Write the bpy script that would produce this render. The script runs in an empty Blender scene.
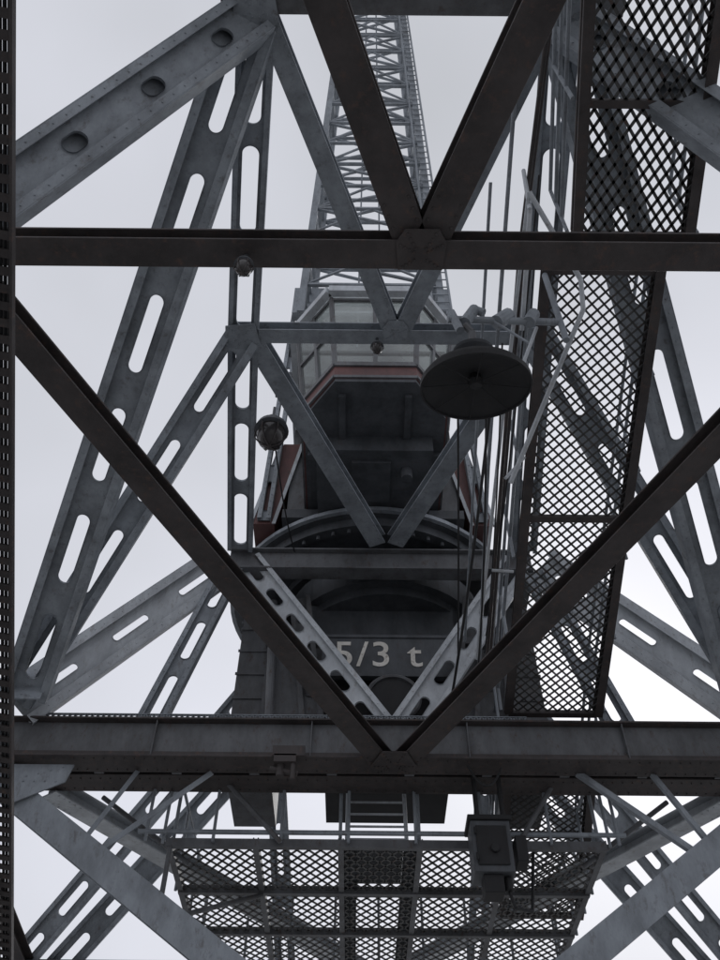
import bpy, math, random
from mathutils import Vector, Matrix
random.seed(4)
V=Vector
sc=bpy.context.scene
CX=0.43   # centre line of the portal
# ------------------------------------------------------------------ materials
def steel(name, base, dark, rust=(0.10,0.05,0.035), rust_amt=0.25, rough=0.6, scale=1.0):
    m=bpy.data.materials.new(name); m.use_nodes=True
    nt=m.node_tree; N=nt.nodes; L=nt.links
    b=N['Principled BSDF']
    tc=N.new('ShaderNodeTexCoord')
    n1=N.new('ShaderNodeTexNoise'); n1.inputs['Scale'].default_value=2.3*scale; n1.inputs['Detail'].default_value=5; n1.inputs['Roughness'].default_value=.7
    n2=N.new('ShaderNodeTexNoise'); n2.inputs['Scale'].default_value=11*scale; n2.inputs['Detail'].default_value=5; n2.inputs['Roughness'].default_value=.75
    n3=N.new('ShaderNodeTexNoise'); n3.inputs['Scale'].default_value=70*scale; n3.inputs['Detail'].default_value=2
    mp=N.new('ShaderNodeMapping'); mp.inputs['Scale'].default_value=(1,1,.45); L.new(tc.outputs['Object'],mp.inputs['Vector'])
    for n in (n1,n2,n3): L.new(mp.outputs['Vector'],n.inputs['Vector'])
    r1=N.new('ShaderNodeValToRGB'); r1.color_ramp.elements[0].position=.36; r1.color_ramp.elements[1].position=.62
    r1.color_ramp.elements[0].color=(*dark,1); r1.color_ramp.elements[1].color=(*base,1)
    L.new(n1.outputs['Fac'],r1.inputs['Fac'])
    r2=N.new('ShaderNodeValToRGB'); r2.color_ramp.elements[0].position=.55; r2.color_ramp.elements[1].position=.70
    r2.color_ramp.elements[0].color=(0,0,0,1); r2.color_ramp.elements[1].color=(min(1,rust_amt*3),)*3+(1,)
    L.new(n2.outputs['Fac'],r2.inputs['Fac'])
    mx=N.new('ShaderNodeMixRGB'); L.new(r2.outputs['Color'],mx.inputs['Fac']); L.new(r1.outputs['Color'],mx.inputs['Color1']); mx.inputs['Color2'].default_value=(*rust,1)
    L.new(mx.outputs['Color'],b.inputs['Base Color'])
    b.inputs['Roughness'].default_value=rough
    b.inputs['Specular IOR Level'].default_value=.4
    bp=N.new('ShaderNodeBump'); bp.inputs['Strength'].default_value=.3; bp.inputs['Distance'].default_value=.005
    L.new(n3.outputs['Fac'],bp.inputs['Height']); L.new(bp.outputs['Normal'],b.inputs['Normal'])
    return m
M_GREY=steel('grey_blue_painted_steel',(.33,.36,.395),(.20,.218,.24),rust=(.11,.095,.09),rust_amt=.2)
M_LIGHT=steel('light_grey_painted_steel',(.58,.61,.64),(.40,.42,.445),rust=(.2,.17,.15),rust_amt=.18)
M_DARK=steel('dark_grimy_steel',(.072,.062,.061),(.040,.035,.035),rust=(.115,.07,.055),rust_amt=.25)
M_MID=steel('weathered_steel',(.15,.155,.165),(.085,.086,.09),rust=(.08,.055,.045))
M_UNDER=steel('dark_blue_grey_steel',(.095,.102,.113),(.053,.057,.063),rust=(.07,.055,.05),rust_amt=.15)  # darker blue-grey steel tone, used mostly on undersides
M_RED=steel('faded_red_paint',(.15,.068,.064),(.09,.046,.045),rust=(.07,.05,.045))
M_MESH=steel('galvanised_mesh',(.10,.10,.10),(.05,.05,.05))
M_BLACK=steel('black_enamel',(.022,.022,.024),(.013,.013,.014),rust=(.04,.03,.025),rust_amt=.1,rough=.65)
def simple(name,col,rough=.5,**k):
    m=bpy.data.materials.new(name); m.use_nodes=True; b=m.node_tree.nodes['Principled BSDF']
    b.inputs['Base Color'].default_value=(*col,1); b.inputs['Roughness'].default_value=rough
    for a,v in k.items(): b.inputs[a.replace('_',' ')].default_value=v
    return m
M_WHITE=steel('sign_white_paint',(.78,.75,.69),(.6,.57,.52),rust=(.2,.16,.13),rust_amt=.3)
M_GLOBE=simple('dark_lamp_glass',(.05,.045,.045),.2)  # globes in one plain dark glass colour
M_GLASS=bpy.data.materials.new('whitened_cab_glass'); M_GLASS.use_nodes=True  # whitish translucent share put in so the panes look skylit
nt=M_GLASS.node_tree; N=nt.nodes; L=nt.links; N.remove(N['Principled BSDF'])
tr=N.new('ShaderNodeBsdfTransparent'); tr.inputs[0].default_value=(.93,.96,.95,1)
df=N.new('ShaderNodeBsdfTranslucent'); df.inputs[0].default_value=(.85,.9,.88,1)
gl=N.new('ShaderNodeBsdfGlossy'); gl.inputs['Roughness'].default_value=.08
m1=N.new('ShaderNodeMixShader'); m2=N.new('ShaderNodeMixShader'); m2.inputs[0].default_value=.08
gn=N.new('ShaderNodeTexNoise'); gn.inputs['Scale'].default_value=2.5; gn.inputs['Detail'].default_value=4
gm=N.new('ShaderNodeMapRange'); gm.inputs[1].default_value=.3; gm.inputs[2].default_value=.7; gm.inputs[3].default_value=.12; gm.inputs[4].default_value=.42
L.new(gn.outputs['Fac'],gm.inputs[0]); L.new(gm.outputs[0],m1.inputs[0])
L.new(tr.outputs[0],m1.inputs[1]); L.new(df.outputs[0],m1.inputs[2]); L.new(m1.outputs[0],m2.inputs[1]); L.new(gl.outputs[0],m2.inputs[2])
L.new(m2.outputs[0],N['Material Output'].inputs[0])
# ------------------------------------------------------------------ mesh building
class MB:
    def __init__(s): s.v=[]; s.f=[]; s.m=[]; s.mats=[]; s.cur=0
    def mat(s,m):
        if m not in s.mats: s.mats.append(m)
        s.cur=s.mats.index(m); return s
    def face(s,pts):
        i=len(s.v); s.v+= [tuple(p) for p in pts]; s.f.append(tuple(range(i,i+len(pts)))); s.m.append(s.cur)
    def prism(s,a,b,w,d,w0,w1,d0,d1):
        c=[(w0,d0),(w1,d0),(w1,d1),(w0,d1)]
        i=len(s.v)
        for p in (a,b):
            for (x,y) in c: s.v.append(tuple(p+w*x+d*y))
        for q in [(0,1,2,3),(7,6,5,4),(0,4,5,1),(1,5,6,2),(2,6,7,3),(3,7,4,0)]:
            s.f.append(tuple(i+k for k in q)); s.m.append(s.cur)
    def box(s,c0,c1):
        x0,y0,z0=c0; x1,y1,z1=c1
        s.prism(V((x0,y0,z0)),V((x1,y0,z0)),V((0,1,0)),V((0,0,1)),0,y1-y0,0,z1-z0)
    def cyl(s,a,b,r,r2=None,n=12,cap=True):
        a=V(a);b=V(b); r2=r if r2 is None else r2
        t=(b-a).normalized(); u=t.orthogonal().normalized(); w=t.cross(u)
        i=len(s.v)
        for p,rr in ((a,r),(b,r2)):
            for k in range(n):
                an=2*math.pi*k/n; s.v.append(tuple(p+u*math.cos(an)*rr+w*math.sin(an)*rr))
        for k in range(n):
            s.f.append((i+k,i+(k+1)%n,i+n+(k+1)%n,i+n+k)); s.m.append(s.cur)
        if cap:
            s.f.append(tuple(i+k for k in range(n))[::-1]); s.m.append(s.cur)
            s.f.append(tuple(i+n+k for k in range(n))); s.m.append(s.cur)
    def tube(s,pts,r,n=8):
        for a,b in zip(pts[:-1],pts[1:]): s.cyl(a,b,r,n=n)
    def lathe(s,c,prof,n=32):
        c=V(c); i=len(s.v)
        for (r,z) in prof:
            for k in range(n):
                an=2*math.pi*k/n; s.v.append((c.x+r*math.cos(an),c.y+r*math.sin(an),c.z+z))
        for j in range(len(prof)-1):
            for k in range(n):
                s.f.append((i+j*n+k,i+j*n+(k+1)%n,i+(j+1)*n+(k+1)%n,i+(j+1)*n+k)); s.m.append(s.cur)
    def poly_prism(s,pts,z0,z1):
        n=len(pts); i=len(s.v)
        for z in (z0,z1):
            for p in pts: s.v.append((p[0],p[1],z))
        s.f.append(tuple(i+k for k in range(n))[::-1]); s.m.append(s.cur)
        s.f.append(tuple(i+n+k for k in range(n))); s.m.append(s.cur)
        for k in range(n): s.f.append((i+k,i+(k+1)%n,i+n+(k+1)%n,i+n+k)); s.m.append(s.cur)
    def obj(s,name,parent=None,smooth=False,bevel=0):
        me=bpy.data.meshes.new(name); me.from_pydata(s.v,[],s.f)
        for m in s.mats: me.materials.append(m)
        for p,k in zip(me.polygons,s.m): p.material_index=k; p.use_smooth=smooth
        me.update(); o=bpy.data.objects.new(name,me); sc.collection.objects.link(o)
        if parent: o.parent=parent
        if bevel:
            b=o.modifiers.new('bevel','BEVEL'); b.width=bevel; b.segments=1; b.limit_method='ANGLE'
        return o
def frame(a,b,n):
    t=(b-a).normalized(); n=V(n); n=(n-t*n.dot(t)).normalized(); w=t.cross(n).normalized(); return t,w,n
def rivets(mb,a,b,W,n,ends=.5,pitch=.09,r=.012,whole=False):
    a=V(a);b=V(b); t,w,n=frame(a,b,n); L=(b-a).length; k=int(L/pitch)
    for i in range(1,k):
        s=i*pitch
        if not whole and ends<s<L-ends: continue
        for x in (-W*.36,W*.36):
            p=a+t*s+w*x; mb.cyl(p,p+n*.011,r,n=6)
def hbeam(mb,a,b,W,D,n=(0,0,-1),tf=.022,tw=.016,stiff=0,riv=.45):
    a=V(a);b=V(b); t,w,n=frame(a,b,n); d=-n
    mb.prism(a,b,w,d,-W/2,W/2,0,tf); mb.prism(a,b,w,d,-W/2,W/2,D-tf,D); mb.prism(a,b,w,d,-tw/2,tw/2,tf,D-tf)
    if riv: rivets(mb,a,b,W,n,ends=riv)
    if stiff:
        L=(b-a).length; k=int(L/stiff)
        for i in range(1,k):
            p=a+t*(L*i/k); mb.prism(p,p+t*.015,w,d,-W/2+.01,W/2-.01,tf,D-tf)
def channel(mb,a,b,W,D,n=(0,0,-1),tk=.016,side=1):
    a=V(a);b=V(b); t,w,n=frame(a,b,n); d=-n
    mb.prism(a,b,w,d,-W/2,W/2,0,tk)
    mb.prism(a,b,w,d,-W/2,-W/2+tk,tk,D); mb.prism(a,b,w,d,W/2-tk,W/2,tk,D)
def angle(mb,a,b,W,n=(0,0,-1),tk=.010):
    a=V(a);b=V(b); t,w,n=frame(a,b,n); d=-n
    mb.prism(a,b,w,d,0,W,0,tk); mb.prism(a,b,w,d,0,tk,tk,W)
def holed(mb,a,b,W,n=(0,-.4,-1),slot=.62,gap=.36,sw=.32,lip=.14,tk=.014,flange=.06,riv=True):
    """fabricated member: web plate pierced with long round-ended slots between two channel flanges"""
    a=V(a);b=V(b); t,w,n=frame(a,b,n); d=-n; L=(b-a).length
    k=max(1,int((L-gap)/(slot+gap))); pitch=L/k; g=pitch*gap/(slot+gap); r=W*sw/2
    S=[(0,0)]
    for i in range(k):
        s0=i*pitch+g/2; s1=(i+1)*pitch-g/2
        for q in range(7):
            an=math.pi/2*q/6; S.append((s0+r*(1-math.cos(an)),r*math.sin(an)))
        for q in range(6,-1,-1):
            an=math.pi/2*q/6; S.append((s1-r*(1-math.cos(an)),r*math.sin(an)))
    S.append((L,0))
    def P(s,x,y): return a+t*s+w*x+d*y
    rec=lip*.45
    for (s0,h0),(s1,h1) in zip(S[:-1],S[1:]):
        if s1-s0<1e-5: continue
        for sg in (1,-1):
            for dd in (rec,rec+tk):
                mb.face([P(s0,sg*h0,dd),P(s1,sg*h1,dd),P(s1,sg*W/2,dd),P(s0,sg*W/2,dd)])
            if h0>0 or h1>0:
                mb.face([P(s0,sg*h0,rec-.02),P(s1,sg*h1,rec-.02),P(s1,sg*h1,rec+tk),P(s0,sg*h0,rec+tk)])
    for sg in (1,-1):
        e0,e1=sorted((sg*W/2,sg*(W/2+.012)))
        mb.prism(a,b,w,d,e0,e1,0,lip)
        e0,e1=sorted((sg*(W/2-flange),sg*W/2))
        mb.prism(a,b,w,d,e0,e1,lip-.012,lip); mb.prism(a,b,w,d,e0,e1,0,.012)
        if riv:
            for i in range(int(L/.16)):
                p=P(.08+i*.16,sg*(W/2-flange*.5),0); mb.cyl(p,p-d*.009,.010,n=5)
def gusset(mb,c,ex,ey,pts,n,tk=.018,bolts=True):
    c=V(c);ex=V(ex).normalized();ey=V(ey).normalized();n=V(n).normalized()
    i=len(mb.v); k=len(pts)
    for o in (0,tk):
        for (x,y) in pts: mb.v.append(tuple(c+ex*x+ey*y+n*o))
    mb.f.append(tuple(range(i,i+k))); mb.m.append(mb.cur); mb.f.append(tuple(range(i+k,i+2*k))[::-1]); mb.m.append(mb.cur)
    for q in range(k): mb.f.append((i+q,i+(q+1)%k,i+k+(q+1)%k,i+k+q)); mb.m.append(mb.cur)
    if bolts:
        for (x,y) in pts:
            for s in (.84,.66,.48,.3):
                p=c+ex*x*s+ey*y*s+n*tk; mb.cyl(p,p+n*.012,.012,n=6)
def diamond(mb,o,ex,ey,W,Ln,cw,cl,bw=.02,bt=.010):
    o=V(o); ex=V(ex).normalized(); ey=V(ey).normalized(); nz=ex.cross(ey)
    nx=int(round(W/cw)); ny=int(round(Ln/cl)); cw=W/nx; cl=Ln/ny
    for j in range(2*ny):
        for i in range(2*nx):
            if (i+j)%2==0: p=(i*cw/2,j*cl/2); q=((i+1)*cw/2,(j+1)*cl/2)
            else: p=(i*cw/2,(j+1)*cl/2); q=((i+1)*cw/2,j*cl/2)
            A=o+ex*p[0]+ey*p[1]; B=o+ex*q[0]+ey*q[1]
            w=(B-A).cross(nz).normalized()
            mb.prism(A,B,w,nz,-bw/2,bw/2,0,bt)
def empty(name,loc=(0,0,0)):
    e=bpy.data.objects.new(name,None); e.location=loc; sc.collection.objects.link(e); return e
crane=empty('harbour_crane')
def mir(p): return (2*CX-p[0],p[1],p[2])
# ------------------------------------------------------------------ lower portal ring (z 7.6)
zA=7.6
m=MB().mat(M_DARK)
hbeam(m,(CX-4.6,2.88,zA),(CX+4.6,2.88,zA),.225,.18,riv=0)
for f in (lambda p:p, mir):
    hbeam(m,f((CX-3.45,2.98,zA+.004)),f((CX-.11,9.36,7.425)),.25,.17,riv=.3)
    hbeam(m,f((CX-.93,.55,zA+.03)),f((CX-.09,2.74,zA+.03)),.25,.2,riv=.3)
    hbeam(m,f((CX-4.55,2.95,zA-.004)),f((CX-5.5,9.2,zA-.004)),.28,.26)
    hbeam(m,f((CX-5.6,9.95,zA-.1)),f((CX-6.0,15.8,zA-.1)),.28,.26)
gusset(m,(CX,2.88,zA-.002),(1,0,0),(0,1,0),[(-.18,-.1),(-.12,-.2),(.12,-.2),(.18,-.1),(.16,.105),(-.16,.105)],(0,0,-1),tk=.014)
gusset(m,(CX,9.3,7.42),(1,0,0),(0,1,0),[(-.14,-.3),(.14,-.3),(.27,.0),(.22,.16),(-.22,.16),(-.27,.0)],(0,0,-1),tk=.014)
m.obj('portal_lower_bracing',crane,bevel=.004)
m=MB().mat(M_MID)
gx0,gx1=CX-5.7,CX+5.7
for y in (9.30,9.86): m.prism(V((gx0,y,0)),V((gx1,y,0)),V((0,1,0)),V((0,0,1)),0,.018,7.50,7.98)
m.mat(M_DARK)
m.box((gx0,9.20,7.460),(gx1,9.56,7.485)); m.box((gx0,9.62,7.463),(gx1,10.0,7.488))
m.box((gx0,9.20,7.98),(gx1,9.98,8.005)); m.box((gx0,9.24,7.488),(gx1,9.255,7.55))
m.mat(M_MID)
for i in range(6):
    x=gx0+.9+i*1.9; m.box((x,9.22,7.49),(x+.014,9.298,7.978))
for i in range(12): x=gx0+.2+i*.94; m.box((x,9.57,7.466),(x+.12,9.61,7.48))
m.mat(M_DARK)
for i in range(95):
    x=gx0+.1+i*.12
    for y in (9.26,9.5,9.7,9.93): m.cyl((x,y,7.449),(x,y,7.462),.011,n=5)
m.obj('portal_deep_girder',crane,bevel=.004)
m=MB().mat(M_MID)
channel(m,(CX-6,15.95,7.45),(CX+6,15.95,7.45),.35,.3)
for f in (lambda p:p, mir):
    m.mat(M_LIGHT)
    hbeam(m,f((CX-4.25,9.99,7.40)),f((CX-.1,15.75,7.40)),.28,.2)
    m.mat(M_GREY)
    holed(m,f((CX-2.0,14.2,11.25)),f((CX-5.6,15.95,7.5)),.46,n=(0,-1,-.6))
    holed(m,f((CX-2.1,12.6,11.25)),f((CX-6.3,15.9,7.5)),.42,n=(0,-1,-.6))
    holed(m,f((CX-2.0,14.2,11.2)),f((CX-1.6,15.95,7.5)),.32,n=(0,-1,-.3))
    m.mat(M_GREY)
    hbeam(m,f((CX-4.95,9.4,7.44)),f((CX-.05,9.4,4.05)),.32,.26,n=(0,-1,-.2))
    gusset(m,f((CX-4.55,9.36,7.2)),(1,0,0),(0,0,1),[(-.5,-.1),(.1,-.3),(.7,.0),(.75,.22),(-.5,.22)],(0,-1,0))
    angle(m,f((CX-3.5,9.45,6.3)),f((CX-2.2,9.5,7.46)),.07,n=(0,-1,0)); angle(m,f((CX-3.6,9.45,6.4)),f((CX-3.1,9.5,7.46)),.06,n=(0,-1,0))
    for (x,y,z,xx,yy) in ((CX-4.6,2.79,zA,CX-5.6,1.4),(CX-5.6,9.6,7.5,CX-6.0,8.6),(CX-6.0,15.95,7.45,CX-6.6,17)):
        m.mat(M_GREY); holed(m,f((x,y,z)),f((xx,yy,.55)),.6,n=(0,-1,0),riv=False); holed(m,f((x,y+.35,z)),f((xx,yy+.45,.55)),.6,n=(0,-1,0),riv=False)
        m.mat(M_MID); p=f((xx,yy,0)); m.box((p[0]-.5,yy-.5,.25),(p[0]+.5,yy+.8,.6))
        for k in (-.25,.55): m.cyl((p[0]-.1,yy+k,.28),(p[0]+.1,yy+k,.28),.22,n=20)
m.mat(M_MID)
hbeam(m,(CX-5.8,9.4,3.9),(CX+5.8,9.4,3.9),.3,.3,n=(0,-1,0))
m.obj('portal_legs_and_braces',crane,bevel=.003)
# ------------------------------------------------------------------ upper deck truss (z 11.3)
zB=11.3
Lt={1:V((-1.07,2.04,zB)),2:V((-1.5,5.78,zB)),3:V((-1.85,9.61,zB)),0:V((-1.0,1.0,zB))}
Rt={1:V((1.98,2.04,zB)),2:V((2.24,5.78,zB)),3:V((2.55,9.61,zB)),0:V((1.9,1.0,zB))}
m=MB().mat(M_GREY)
hbeam(m,Lt[2]+V((-.15,0,0)),Rt[2],.2,.2); m.mat(M_MID)
hbeam(m,Lt[1]+V((-.35,-.05,0)),Rt[1]+V((.6,-.05,0)),.2,.2)
hbeam(m,Lt[0]+V((-2,-.2,0)),Rt[0]+V((2,-.2,0)),.25,.25)
m.mat(M_GREY)
hbeam(m,Lt[1]+V((.1,.12,.01)),(CX-.06,5.66,zB+.01),.22,.2); hbeam(m,Rt[1]+V((-.1,.12,.01)),(CX+.1,5.66,zB+.01),.22,.2)
hbeam(m,Lt[2]+V((.15,.14,.01)),(CX-.15,9.45,zB+.01),.26,.2); hbeam(m,Rt[2]+V((-.1,.14,.01)),(CX+.12,9.45,zB+.01),.26,.2)
for T in (Lt,Rt):
    for p,q in ((0,1),(1,2),(2,3)): holed(m,T[p],T[q],.36,n=(0,0,-1),sw=.52,slot=.95,gap=.22,lip=.12,flange=.05)
    gusset(m,T[2]+V((0,0,-.02)),(1,0,0),(0,1,0),[(-.2,-.16),(.16,-.2),(.22,.1),(.1,.22),(-.12,.22),(-.22,.1)],(0,0,-1))
    gusset(m,T[1]+V((0,0,-.02)),(1,0,0),(0,1,0),[(-.2,-.16),(.18,-.18),(.22,.1),(.1,.22),(-.14,.22),(-.24,.1)],(0,0,-1))
gusset(m,(CX,5.72,zB-.004),(1,0,0),(0,1,0),[(-.16,-.08),(-.09,-.18),(.09,-.18),(.16,-.08),(.15,.09),(-.15,.09)],(0,0,-1))
m.obj('upper_deck_truss',crane,bevel=.003)
FL=V((-4.19,8.95,8.1)); FR=V((4.9,8.95,8.1)); NL=V((-3.25,2.9,7.9)); NR=V((4.05,2.9,7.9))
m=MB().mat(M_GREY)
for T,F,Nn,sg in ((Lt,FL,NL,-1),(Rt,FR,NR,1)):
    holed(m,T[1]+V((sg*.08,.1,0)),F+V((-sg*.1,0,0)),.54,n=(0,-.6,-1),slot=.85,gap=.42,sw=.30,lip=.2,flange=.09)
    holed(m,T[2],F+V((sg*.05,.1,0)),.42,n=(0,-.6,-1),slot=.68,gap=.34,sw=.32,lip=.18,flange=.08)
    m.mat(M_LIGHT)
    holed(m,T[3]+V((sg*.2,0,-.2)),F+V((0,.15,-.0)),.60,n=(0,-.9,-.7),slot=.5,gap=.5,sw=.16,lip=.2,flange=.12)
    m.mat(M_GREY)
    holed(m,T[3]+V((sg*.1,0,-.3)),V((T[3].x+sg*.8,9.5,8.1)),.34,n=(0,-1,-.3),slot=.6,gap=.25,sw=.38)
    nn=(sg*.3,-.2,-1)
    a,b=T[1],Nn; t,w,n=frame(a,b,nn)
    holed(m,a,b,.48,n=nn,slot=.2,gap=.62,sw=.34,lip=.2,flange=.09)
    m.prism(a,b,w,n,-.22,.22,-.19,-.175)      # solid top plate added behind the slots so they look dark
    gusset(m,F+V((0,-.05,.0)),(1,0,0),(0,.3,1),[(-.35,-.1),(.35,-.1),(.35,.25),(0,.45),(-.35,.25)],(0,-1,.3))
m.mat(M_LIGHT)
holed(m,(Lt[3].x+.1,9.66,zB-.1),(CX-.18,9.45,8.05),.44,n=(0,-1,-.2),slot=.36,gap=.22,sw=.32,lip=.14)
holed(m,(Rt[3].x-.1,9.66,zB-.1),(CX+.18,9.45,8.05),.44,n=(0,-1,-.2),slot=.36,gap=.22,sw=.32,lip=.14)
m.obj('inclined_legs',crane,bevel=.003)
# ------------------------------------------------------------------ slewing platform and pivot column
UX=.22
m=MB().mat(M_MID)
m.box((-2.0,9.68,11.0),(2.65,9.72,11.36)); m.box((-2.0,9.60,10.97),(2.65,9.86,10.995)); m.box((-2.0,9.60,11.365),(2.65,9.86,11.39))
m.mat(M_UNDER)
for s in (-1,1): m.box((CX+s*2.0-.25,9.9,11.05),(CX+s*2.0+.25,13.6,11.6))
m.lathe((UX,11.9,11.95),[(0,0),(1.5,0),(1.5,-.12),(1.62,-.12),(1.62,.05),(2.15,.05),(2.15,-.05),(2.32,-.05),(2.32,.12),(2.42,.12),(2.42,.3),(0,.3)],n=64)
m.mat(M_GREY); m.lathe((UX,11.9,11.95),[(2.43,.12),(2.50,.12),(2.50,.20),(2.43,.20),(2.43,.12)],n=64)
m.mat(M_UNDER)
for k in range(28):
    an=math.pi+math.pi*k/27; x,y=UX+2.24*math.cos(an),11.9+2.24*math.sin(an); m.cyl((x,y,11.82),(x,y,11.9),.03,n=8)
m.lathe((CX,11.6,10.95),[(0,.1),(1.1,.1),(1.1,-.05),(1.5,-.05),(1.5,.1),(1.65,.1),(1.65,.6)],n=48)
m.poly_prism([(UX-1.25,10.5),(UX+1.25,10.5),(UX+1.6,11.0),(UX+1.6,13),(UX-1.6,13),(UX-1.6,11.0)],9.98,11.0)
m.mat(M_BLACK); m.box((CX-.9,10.32,8.5),(CX+.9,12.6,9.97))
m.mat(M_MID)
for s in (-1,1):
    m.box((CX+s*1.35-.42,10.2,8.3),(CX+s*1.35+.42,10.25,9.9)); m.box((CX+s*1.9-.3,10.4,8.1),(CX+s*1.9+.3,12,10.9))
    for k in range(6): m.box((CX+s*1.9-.32,10.38,8.3+k*.42),(CX+s*1.9+.32,10.40,8.34+k*.42))
    holed(m,(CX+s*1.35,10.15,10.9),(CX+s*1.0,10.1,8.2),.3,n=(0,-1,0),slot=.3,gap=.25,sw=.4,riv=False)
    m.cyl((CX+s*1.6,10.0,8.2),(CX+s*1.75,10.2,10.8),.06)
m.box((CX-1.9,10.0,8.15),(CX+1.9,10.3,8.45)); m.box((CX-1.8,10.15,9.98),(CX+1.8,10.3,10.1))
m.mat(M_BLACK); m.cyl((CX+.05,9.96,8.86),(CX+.05,10.3,8.86),.34,n=32); m.mat(M_MID)  # solid black disc painted in for the dark inside of the round hole
for k in range(32):
    a0=2*math.pi*k/32;a1=2*math.pi*(k+1)/32
    m.cyl((CX+.05+.36*math.cos(a0),9.95,8.86+.36*math.sin(a0)),(CX+.05+.36*math.cos(a1),9.95,8.86+.36*math.sin(a1)),.03,n=6)
m.obj('slewing_platform_and_pivot',crane)
m=MB().mat(M_UNDER); m.box((CX-.95,9.98,9.28),(CX+.95,10.02,9.92)); m.box((CX-1.0,9.96,9.92),(CX+1.0,10.06,9.97)); m.box((CX-1.0,9.96,9.23),(CX+1.0,10.06,9.28))
sg=m.obj('capacity_plate',crane)
cu=bpy.data.curves.new('capacity_text','FONT'); cu.body='5/3 t'; cu.size=.62; cu.align_x='CENTER'; cu.align_y='CENTER'; cu.extrude=.003; cu.space_character=1.08; cu.offset=.004
to=bpy.data.objects.new('capacity_text',cu); sc.collection.objects.link(to); to.location=(CX-.16,9.972,9.60); to.rotation_euler=(math.radians(90),0,0); cu.materials.append(M_WHITE); to.parent=crane
# ------------------------------------------------------------------ machinery house
m=MB().mat(M_UNDER)
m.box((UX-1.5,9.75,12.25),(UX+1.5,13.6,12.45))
m.mat(M_RED)
for s in (-1,1):
    t0=V((UX+s*1.98,9.9,12.25)); t1=V((UX+s*1.62,9.9,14.4))
    m.prism(t0,t1,V((0,1,0)),V((s,0,0)),0,3.4,-.35,0)
m.mat(M_LIGHT)
for s in (-1,1):
    t0=V((UX+s*2.0,9.88,12.25)); t1=V((UX+s*1.64,9.88,14.4)); m.prism(t0,t1,V((0,1,0)),V((s,0,0)),0,.05,-.01,.05)
    m.prism(t0-V((s*.36,0,0)),t1-V((s*.36,0,0)),V((0,1,0)),V((s,0,0)),0,.02,-.03,.03)
m.mat(M_MID)
m.box((UX-1.45,9.95,12.45),(UX+1.45,13.4,18.6))
m.mat(M_GREY)
for s in (-1,1):
    holed(m,(UX+s*1.80,9.8,12.3),(UX+s*1.62,9.6,19.2),.2,n=(0,-1,0),sw=.35)
    m.box((UX+s*1.35-.35,9.3,18.2),(UX+s*1.35+.35,9.5,19.3)); m.box((UX+s*1.62-.1,9.52,17.3),(UX+s*1.62+.1,13.2,17.5))
m.box((UX-1.7,9.5,19.1),(UX+1.7,13.2,19.3))
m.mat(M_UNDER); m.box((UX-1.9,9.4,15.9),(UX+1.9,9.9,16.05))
m.obj('machinery_house',crane)
# ------------------------------------------------------------------ driver's cab
m=MB()
def outline(k=1.0,y=0): return [(UX-.62*k,7.28-y),(UX+.62*k,7.28-y),(UX+1.12*k,7.95-y*.5),(UX+1.12*k,9.9),(UX-1.12*k,9.9),(UX-1.12*k,7.95-y*.5)]
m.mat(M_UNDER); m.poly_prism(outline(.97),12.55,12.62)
m.mat(M_RED); m.poly_prism(outline(1.0),12.62,12.98)
m.mat(M_MID)
o_=outline(1.015,.012)
for i in (0,1,2,4,5):
    a=V((*o_[i],12.66)); b=V((*o_[(i+1)%6],12.66)); t,w,d=frame(a,b,(0,0,1)); m.prism(a,b,w,d,-.015,.015,-.03,.03); m.prism(a+V((0,0,.31)),b+V((0,0,.31)),w,d,-.02,.02,-.02,.02)
m.mat(M_UNDER); m.box((UX-.9,8.3,12.2),(UX+.9,9.8,12.55)); m.box((UX-1.05,8.6,12.45),(UX+1.05,8.7,12.548))
for x in (-.5,.5): m.box((UX+x-.05,7.5,12.47),(UX+x+.05,8.29,12.549))
m.box((UX-.35,8.5,12.14),(UX+.25,9.3,12.198)); m.cyl((UX+.5,8.7,12.0),(UX+.5,8.7,12.2),.09)
pts=[V((x,y,0)) for x,y in outline(1.0)]; ptt=[V((x,y,0)) for x,y in outline(1.17,.12)]
zb,zt=12.98,14.85
n=len(pts)
for i in range(n):
    a,b=pts[i],pts[(i+1)%n]; at,bt=ptt[i],ptt[(i+1)%n]
    A,B,At,Bt=V((a.x,a.y,zb)),V((b.x,b.y,zb)),V((at.x,at.y,zt)),V((bt.x,bt.y,zt))
    if i==3: m.mat(M_LIGHT); m.face([A,B,Bt,At]); continue
    m.mat(M_GLASS); m.face([A,B,Bt,At])
    m.mat(M_MID)
    div={0:2,1:2,5:2,2:3,4:3}[i]
    nn=(B-A).cross(At-A).normalized()
    for k in range(div+1):
        p=A.lerp(B,k/div); q=At.lerp(Bt,k/div); t,w,d=frame(p,q,nn); m.prism(p,q,w,d,-.032,.032,-.03,.03)
    for h in (0.02,.5,.97):
        p=A.lerp(At,h); q=B.lerp(Bt,h); t,w,d=frame(p,q,nn); m.prism(p,q,w,d,-.028,.028,-.028,.032)
m.mat(M_LIGHT)
ro=outline(1.24,.22)
for i in range(6):
    a,b=ro[i],ro[(i+1)%6]; a=V((a[0],a[1],zt+.05)); b=V((b[0],b[1],zt+.05)); t,w,d=frame(a,b,(0,0,1)); m.prism(a,b,w,d,-.06,.06,-.05,.12)
m.mat(M_GLASS); i0=outline(1.2,.18); m.face([(x,y,zt+.08) for x,y in i0])  # glazed roof added so sky light passes through and brightens the windows
m.mat(M_BLACK); m.box((UX-.3,8.9,12.98),(UX+.3,9.4,13.5)); m.box((UX-.3,9.35,13.5),(UX+.3,9.48,14.2)); m.box((UX-.5,7.7,12.98),(UX-.25,8.3,13.7))
m.mat(M_MID)
for y in (8.2,8.9): m.box((UX-1.25,y,zt-.02),(UX+1.25,y+.06,zt+.05))
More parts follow.
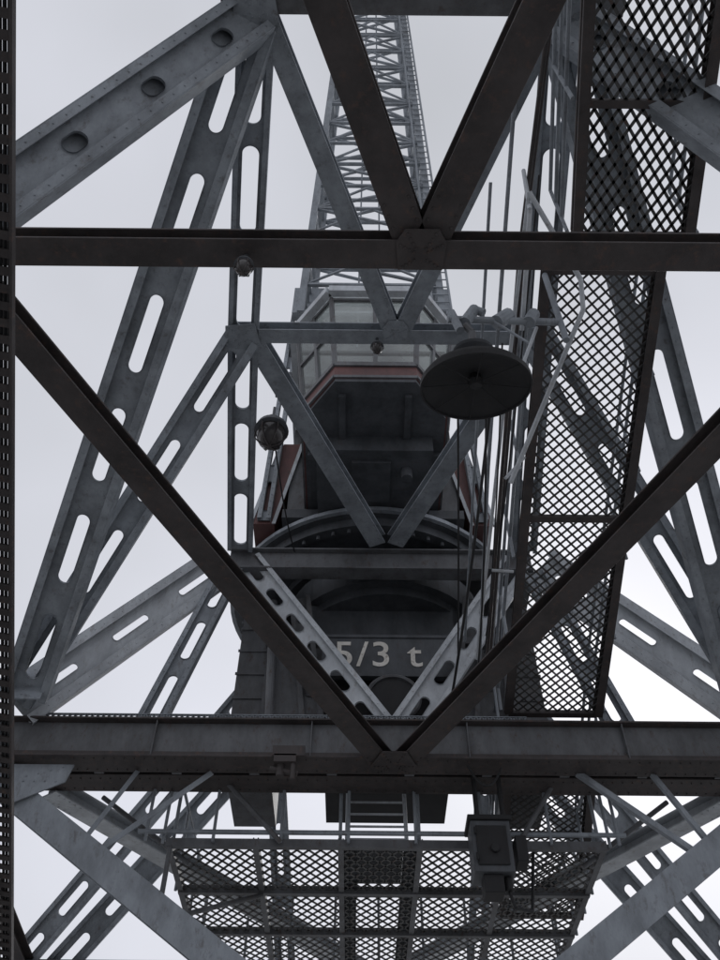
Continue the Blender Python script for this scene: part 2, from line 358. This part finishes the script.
m.obj('driver_cab',crane)
# ------------------------------------------------------------------ lattice jib
m=MB().mat(M_GREY)
J0=V((.2,8.75,17.2)); J1=V((.25,3.9,36.5))
def jp(s,cx,cy):
    c=J0.lerp(J1,s); ax=(J1-J0).normalized(); wx=V((1,0,0)); dy=ax.cross(wx).normalized()
    if dy.y<0: dy=-dy
    hw=1.42-.95*s; hd=.95-.5*s
    return c+wx*cx*hw+dy*(cy*hd+hd)
nb=24; prev=None
for i in range(nb+1):
    s=i/nb; c={(x,y):jp(s,x,y) for x in(-1,1) for y in(-1,1)}
    for a,b in (((-1,-1),(1,-1)),((-1,1),(1,1)),((-1,-1),(-1,1)),((1,-1),(1,1))): m.cyl(c[a],c[b],.05,n=4)
    if prev:
        for k in c: m.cyl(prev[k],c[k],.10,n=4)
        for a,b in (((-1,-1),(1,-1)),((-1,1),(1,1)),((-1,-1),(-1,1)),((1,-1),(1,1))):
            if i%2: m.cyl(prev[a],c[b],.04,n=4)
            else: m.cyl(prev[b],c[a],.04,n=4)
            if a[1]==b[1]==-1:
                mid=(c[a]+c[b])/2; m.cyl(prev[a],mid,.03,n=4); m.cyl(prev[b],mid,.03,n=4)
    prev=c
for x in (.86,1.12):
    m.tube([jp(0,x,-1)+V((0,-.1,0)),jp(1,x,-1)+V((0,-.1,0))],.025,6)
for i in range(90):
    s=i/90; m.cyl(jp(s,.86,-1)+V((0,-.1,0)),jp(s,1.12,-1)+V((0,-.1,0)),.014,n=4)
for x in (-.2,.15): m.tube([jp(0,x,0),jp(1,x,0)],.02,5)
m.obj('lattice_jib',crane)
# ------------------------------------------------------------------ walkway (expanded metal stair + landing)
wk=empty('steel_walkway')
def walk(name,o,ex_end,far0,far1,cw,cl,mm,bw=.022,rail_l=True,rail_r=True,beam=M_DARK,cross=1.25,toe=False):
    o=V(o);e=V(ex_end);f0=V(far0);f1=V(far1)
    ex=e-o; ey=((f0+f1)/2-(o+e)/2); W=((e-o).length+(f1-f0).length)/2; Ln=ey.length
    nrm=ex.normalized().cross(ey.normalized())
    if nrm.z<0: nrm=-nrm
    g=MB().mat(mm); diamond(g,o,ex,ey,W,Ln,cw,cl,bw=bw); g.obj(name+'_expanded_mesh',wk)
    h=MB().mat(beam); a0,a1=o,o+ey; b0=o+ex.normalized()*W; b1=b0+ey
    channel(h,a0+V((-.05,0,-.03)),a1+V((-.05,0,-.03)),.16 if toe else .09,.1,n=(-1,0,0)); channel(h,b0+V((.05,0,-.03)),b1+V((.05,0,-.03)),.16,.1,n=(1,0,0))
    h.prism(b0-nrm*.03,b1-nrm*.03,ex.normalized(),-nrm,-.02,.07,0,.02); h.prism(a0-nrm*.03,a1-nrm*.03,ex.normalized(),-nrm,-.06,.015,0,.02)
    k=max(1,int(Ln/cross))
    for i in range(k+1):
        p=a0.lerp(a1,i/k)-nrm*.045; q=b0.lerp(b1,i/k)-nrm*.045; angle(h,p,q,.07,n=-nrm)
    h.mat(M_GREY)
    for on,x0,x1 in ((rail_l,a0+V((-.09,0,0)),a1+V((-.09,0,0))),(rail_r,b0+V((.1,0,0)),b1+V((.1,0,0)))):
        if not on: continue
        n_=max(2,int(Ln/1.0))
        for hh in (.35,.7,1.05): h.tube([x0+V((0,0,hh)),x1+V((0,0,hh))],.021)
        for i in range(n_+1):
            p=x0.lerp(x1,i/n_); h.cyl(p,p+V((0,0,1.05)),.02,n=8)
    h.obj(name+'_frame_and_railing',wk)
walk('stair',(1.86,4.05,9.8),(3.0,4.05,9.8),(1.93,9.5,8.35),(3.06,9.5,8.35),.125,.125,M_MESH,cross=2.2)
walk('landing',(2.14,3.74,9.95),(3.26,3.74,9.95),(1.85,1.2,9.95),(2.95,1.2,9.95),.11,.17,M_MESH,bw=.03,toe=True,cross=.95)
walk('lower_stair',(1.96,9.95,8.2),(3.08,9.95,8.2),(2.15,13.1,7.4),(3.25,13.1,7.4),.125,.115,M_MESH)
h=MB().mat(M_LIGHT)
h.tube([(1.62,3.3,10.4),(1.5,3.2,9.2),(1.5,4.2,8.8)],.022)
h.tube([(1.5,3.1,9.35),(2.0,3.75,8.95),(2.02,3.95,8.75),(1.42,5.35,7.95)],.024)
h.tube([(1.5,3.1,9.35),(1.45,5.3,8.9),(1.5,8.9,8.7)],.02)
for y in (4.6,6.0,7.4): h.cyl((1.55,y,8.8),(1.8,y,9.7-.27*(y-4.0)),.018)
h.mat(M_DARK); h.tube([(1.72,1.2,10.6),(1.72,4.0,10.45),(1.74,9.5,9.0)],.03); h.tube([(1.63,1.2,10.2),(1.63,4.0,10.1),(1.66,9.5,8.7)],.022)
h.obj('bent_handrail',wk)
# ------------------------------------------------------------------ mesh platform
pf=empty('mesh_platform')
g=MB().mat(M_MESH)
for x0,x1 in ((-2.2,-.22),(-.16,.72),(.78,2.9)): diamond(g,(x0,10.05,6.8),(1,0,0),(0,1,0),x1-x0,3.6,.14,.19,bw=.028)
g.obj('expanded_mesh_deck',pf)
h=MB().mat(M_MID)
for x in (-2.23,-1.2,-.19,.75,1.8,2.93): channel(h,(x,10,6.78),(x,13.7,6.78),.07,.1)
for y in (10.02,11.2,12.4,13.7): channel(h,(-2.26,y,6.76),(2.96,y,6.76),.07,.1)
h.mat(M_UNDER); h.box((-.16,10.1,6.83),(.0,13.6,6.85)); h.box((.56,10.1,6.83),(.72,13.6,6.85)); h.box((.0,10.1,6.86),(.56,11.1,6.88))
h.mat(M_GREY)
h.tube([(-2.6,9.95,6.92),(3.2,9.95,6.92)],.03); h.tube([(-2.6,9.95,7.9),(3.2,9.95,7.9)],.022)
for i in range(8): x=-2.5+i*.8; h.cyl((x,9.95,6.8),(x,9.95,7.9),.02)
for s in (-2.3,3.0):
    h.tube([(s,9.95,7.9),(s,13.7,7.9)],.022)
    for i in range(4): h.cyl((s,10+i*1.2,6.8),(s,10+i*1.2,7.9),.02)
for x in (-2.2,-.2,.75,2.9): h.cyl((x,10.1,6.85),(x,10.1,8.2),.022)
h.tube([(-2.3,13.7,7.9),(3.0,13.7,7.9)],.022); h.tube([(-2.3,13.7,7.4),(3.0,13.7,7.4)],.022)
for i in range(9): h.cyl((-2.3+i*.66,13.7,6.8),(-2.3+i*.66,13.7,7.9),.02)
h.mat(M_MID)
for a,b in (((-2.0,10.3,6.7),(-3.2,10.2,7.5)),((2.7,10.3,6.7),(3.9,10.2,7.5)),((-.9,9.9,6.78),(-1.6,9.85,7.5)),((1.9,9.9,6.78),(2.4,9.85,7.5)),((-2.2,10,6.75),(-2.2,10,5.9)),((-2.2,10,5.9),(-1.2,11.2,6.75))): h.cyl(a,b,.03)
h.obj('platform_frame_and_railing',pf)
h=MB().mat(M_LIGHT)
for x in (-.12,.6): h.tube([(x,10.15,6.9),(x,10.6,8.6)],.025)
for i in range(9): h.cyl((-.12,10.15+.05*i,6.95+.19*i),(.6,10.15+.05*i,6.95+.19*i),.015)
h.obj('access_ladder')
h=MB().mat(M_UNDER); h.box((1.3,9.5,6.25),(1.75,9.85,6.85)); h.mat(M_BLACK); h.box((1.27,9.47,6.85),(1.78,9.9,6.91)); h.box((1.35,9.478,6.32),(1.70,9.498,6.78)); h.box((1.4,9.55,6.05),(1.62,9.8,6.248)); h.cyl((1.68,9.65,6.1),(1.68,9.65,6.248),.05)
h.cyl((1.4,9.6,6.91),(1.4,9.6,7.5),.03); h.cyl((1.7,9.6,6.91),(1.7,9.6,7.5),.03); h.cyl((1.55,9.44,6.5),(1.55,9.478,6.5),.05)
for z in (6.4,6.7): h.cyl((1.34,9.45,z-.04),(1.34,9.45,z+.04),.018,n=8)
h.tube([(1.68,9.65,6.1),(1.73,9.7,5.95),(1.95,9.9,6.0),(2.1,10.1,6.8)],.02); h.box((1.80,9.55,6.4),(1.93,9.8,6.7))
h.obj('control_box',bevel=.01)
# cable rack
h=MB().mat(M_DARK); a=V((-2.13,1.0,7.5)); b=V((-3.6,9.9,5.1)); t,w,n=frame(a,b,(0,-.5,-1))
for s in (-.075,.055): h.prism(a,b,w,n,s,s+.02,-.03,.03)
L_=(b-a).length
for i in range(int(L_/.12)): p=a+t*(i*.12); h.prism(p,p+t*.06,w,n,-.055,.055,-.008,.008)
h.mat(M_BLACK)
for s in (-.038,-.008,.022): h.cyl(a+w*s+n*-.025,b+w*s+n*-.025,.0145,n=6)
h.obj('cable_rack')
g=MB().mat(M_GREY); diamond(g,(-3.9,9.32,8.01),(1,0,0),(0,0,1),6.0,.10,.07,.05,bw=.014); g.box((-3.9,9.3,8.11),(2.1,9.34,8.12)); g.obj('girder_kick_strip')
# ------------------------------------------------------------------ lamps
e=empty('floodlight',(.98,4.2,7.86)); rx=math.radians(19)
h=MB().mat(M_BLACK)
h.lathe((0,0,0),[(0,.12),(.10,.11),(.30,.06),(.42,.01),(.455,.0),(.46,-.02),(.475,-.02),(.475,.03),(.45,.04),(.44,.08),(.36,.11),(.33,.15),(.22,.17),(.20,.21),(0,.22)],n=48)
o=h.obj('reflector_dish',e,smooth=False); o.rotation_euler=(rx,0,0)
h=MB().mat(M_UNDER); h.lathe((0,0,.2),[(.18,0),(.20,.03),(.16,.05),(.20,.08),(.16,.10),(.20,.13),(.16,.15),(.18,.18),(.10,.23),(.06,.27),(0,.28)],n=24)
h.mat(M_MID); h.tube([(.0,0,.44),(0,0,.60),(-.06,0,.68)],.035); o=h.obj('finned_neck',e); o.rotation_euler=(rx,0,0)
h=MB().mat(M_BLACK); h.lathe((0,0,.05),[(0,-.06),(.05,-.05),(.07,.0),(.05,.06)],n=16)
for k in range(8):
    an=k*math.pi/4; h.cyl((0,0,.03),(.45*math.cos(an),.45*math.sin(an),-.015),.005,n=5)
o=h.obj('bulb_and_guard',e); o.rotation_euler=(rx,0,0)
h=MB().mat(M_GREY)
for p,q,r in [((-.2,-.2,.78),(.86,-.1,.92),.035),((-.1,-.2,.58),(-.16,-.2,.9),.04),((-.05,-.2,.72),(.06,-.2,.96),.055),((.06,-.2,.96),(.14,-.2,.9),.04),((.25,-.16,.80),(.38,-.16,.94),.07),((.55,-.14,.84),(.62,-.14,1.0),.06),((.86,-.1,.6),(.86,-.1,1.9),.03),((.2,-.17,.84),(.5,-.13,.5),.012)]: h.cyl(p,q,r)
h.obj('support_arm',e)
def bulkhead(name,c,s):
    e=empty(name,c); h=MB().mat(M_UNDER); h.lathe((0,0,0),[(.0,.30*s),(.10*s,.30*s),(.12*s,.18*s),(.22*s,.12*s),(.25*s,.02*s),(.20*s,.0)],n=24); h.cyl((0,0,.28*s),(0,0,.6*s),.02); h.obj('cap',e,smooth=False)
    h=MB().mat(M_GLOBE); h.lathe((0,0,0),[(.2*s,.02*s),(.21*s,-.1*s),(.17*s,-.22*s),(.09*s,-.30*s),(0,-.32*s)],n=24); h.obj('glass_globe',e,smooth=True)
    h=MB().mat(M_DARK)
    for k in range(6):
        an=k*math.pi/3; P=[(.23*s*math.cos(an),.23*s*math.sin(an),0),(.23*s*math.cos(an),.23*s*math.sin(an),-.13*s),(.12*s*math.cos(an),.12*s*math.sin(an),-.3*s),(0,0,-.35*s)]; h.tube(P,.008*s+.002,5)
    h.obj('wire_guard',e); return e
bulkhead('bulkhead_lamp',(-1.22,7.25,11.25),.95)
bulkhead('bulkhead_lamp',(-.85,2.9,7.44),.30)
bulkhead('bulkhead_lamp',(.2,5.8,11.1),.34)
h=MB().mat(M_DARK); h.box((-.98,9.1,7.34),(-.72,9.3,7.44)); h.cyl((-.9,9.2,7.2),(-.9,9.2,7.36),.05); h.box((-1.0,9.1,7.42),(-.62,9.16,7.55)); h.cyl((-.75,9.15,7.14),(-.75,9.15,7.35),.03); h.cyl((-1.02,9.2,7.3),(-.7,9.2,7.24),.035); h.obj('beam_clamp')
h=MB().mat(M_BLACK)
def sag(a,b,d,r=.012,n=10):
    a=V(a);b=V(b); P=[a.lerp(b,i/n)-V((0,0,d*4*(i/n)*(1-i/n))) for i in range(n+1)]; h.tube(P,r,6)
sag((1.2,4.6,8.75),(1.55,9.6,8.7),.35); sag((1.0,4.9,9.4),(1.35,9.5,9.2),.1); sag((1.35,4.4,8.9),(1.7,9.4,9.2),.25,.009); sag((1.6,3.0,9.5),(1.75,9.4,9.5),.2,.01)
sag((-1.2,7.2,11.3),(-1.0,9.6,11.3),.2); sag((1.7,9.5,7.5),(2.5,10.5,8.6),.3)
sag((1.25,4.4,8.6),(1.1,9.3,8.0),.2,.016); sag((1.3,9.25,7.4),(1.7,9.3,7.4),.25,.014)
h.mat(M_GREY); h.tube([(1.33,3.5,10.6),(1.38,6.5,9.9),(1.45,9.4,9.4)],.018); h.tube([(1.48,2.0,10.8),(1.5,6.5,9.6),(1.58,9.4,8.8)],.022)
h.obj('electric_cables')
# ------------------------------------------------------------------ ground
g=MB()
M_G=steel('quay_concrete',(.37,.37,.365),(.26,.26,.255),rust=(.16,.155,.15),rust_amt=.15,rough=.9,scale=.4)
g.mat(M_G); S=600; g.face([(-S,-S,0),(S,-S,0),(S,S,0),(-S,S,0)]); g.obj('ground')
h=MB().mat(M_MID)
for x in (CX-6.05,CX+6.05): h.box((x-.04,-60,.004),(x+.04,80,.12)); h.box((x-.09,-60,.003),(x+.09,80,.03))
h.obj('crane_rails')
# ------------------------------------------------------------------ light
w=bpy.data.worlds.new('World'); sc.world=w; w.use_nodes=True; nt=w.node_tree; N=nt.nodes; L=nt.links
bg=N['Background']; out=N['World Output']
sk=N.new('ShaderNodeTexSky'); sk.sky_type='NISHITA'; sk.sun_disc=False; sk.sun_elevation=math.radians(35); sk.sun_rotation=math.radians(20); sk.dust_density=3
hs=N.new('ShaderNodeHueSaturation'); hs.inputs['Saturation'].default_value=.3; L.new(sk.outputs[0],hs.inputs['Color']); L.new(hs.outputs[0],bg.inputs[0]); bg.inputs[1].default_value=.008
tc=N.new('ShaderNodeTexCoord'); no=N.new('ShaderNodeTexNoise'); no.inputs['Scale'].default_value=1.9; no.inputs['Detail'].default_value=4; no.inputs['Roughness'].default_value=.45; L.new(tc.outputs['Generated'],no.inputs['Vector'])
cr=N.new('ShaderNodeValToRGB'); cr.color_ramp.elements[0].position=.3; cr.color_ramp.elements[1].position=.7; cr.color_ramp.elements[0].color=(.52,.535,.575,1); cr.color_ramp.elements[1].color=(.70,.715,.79,1)
L.new(no.outputs['Fac'],cr.inputs[0]); b2=N.new('ShaderNodeBackground'); L.new(cr.outputs[0],b2.inputs[0]); b2.inputs[1].default_value=1.0
ad=N.new('ShaderNodeAddShader'); L.new(bg.outputs[0],ad.inputs[0]); L.new(b2.outputs[0],ad.inputs[1]); L.new(ad.outputs[0],out.inputs[0])
sl=bpy.data.lights.new('overcast_sun','SUN'); sl.energy=1.0; sl.angle=math.radians(25); sl.color=(1,.98,.96); so=bpy.data.objects.new('overcast_sun',sl); sc.collection.objects.link(so)
az=math.radians(20); el=math.radians(35); d=V((math.sin(az)*math.cos(el),math.cos(az)*math.cos(el),math.sin(el))); so.rotation_euler=d.to_track_quat('Z','Y').to_euler()
# ------------------------------------------------------------------ camera
cam=bpy.data.cameras.new('camera'); co=bpy.data.objects.new('camera',cam); sc.collection.objects.link(co); sc.camera=co
cam.sensor_fit='VERTICAL'; cam.sensor_height=36; cam.lens=33; cam.clip_end=2000; cam.clip_start=.05
co.matrix_world=Matrix.Translation((0,0,1.6))@Matrix.Rotation(math.radians(140),4,'X')@Matrix.Rotation(math.radians(.5),4,'Z')
sc.view_settings.view_transform='Standard'; sc.view_settings.look='None'; sc.view_settings.exposure=0
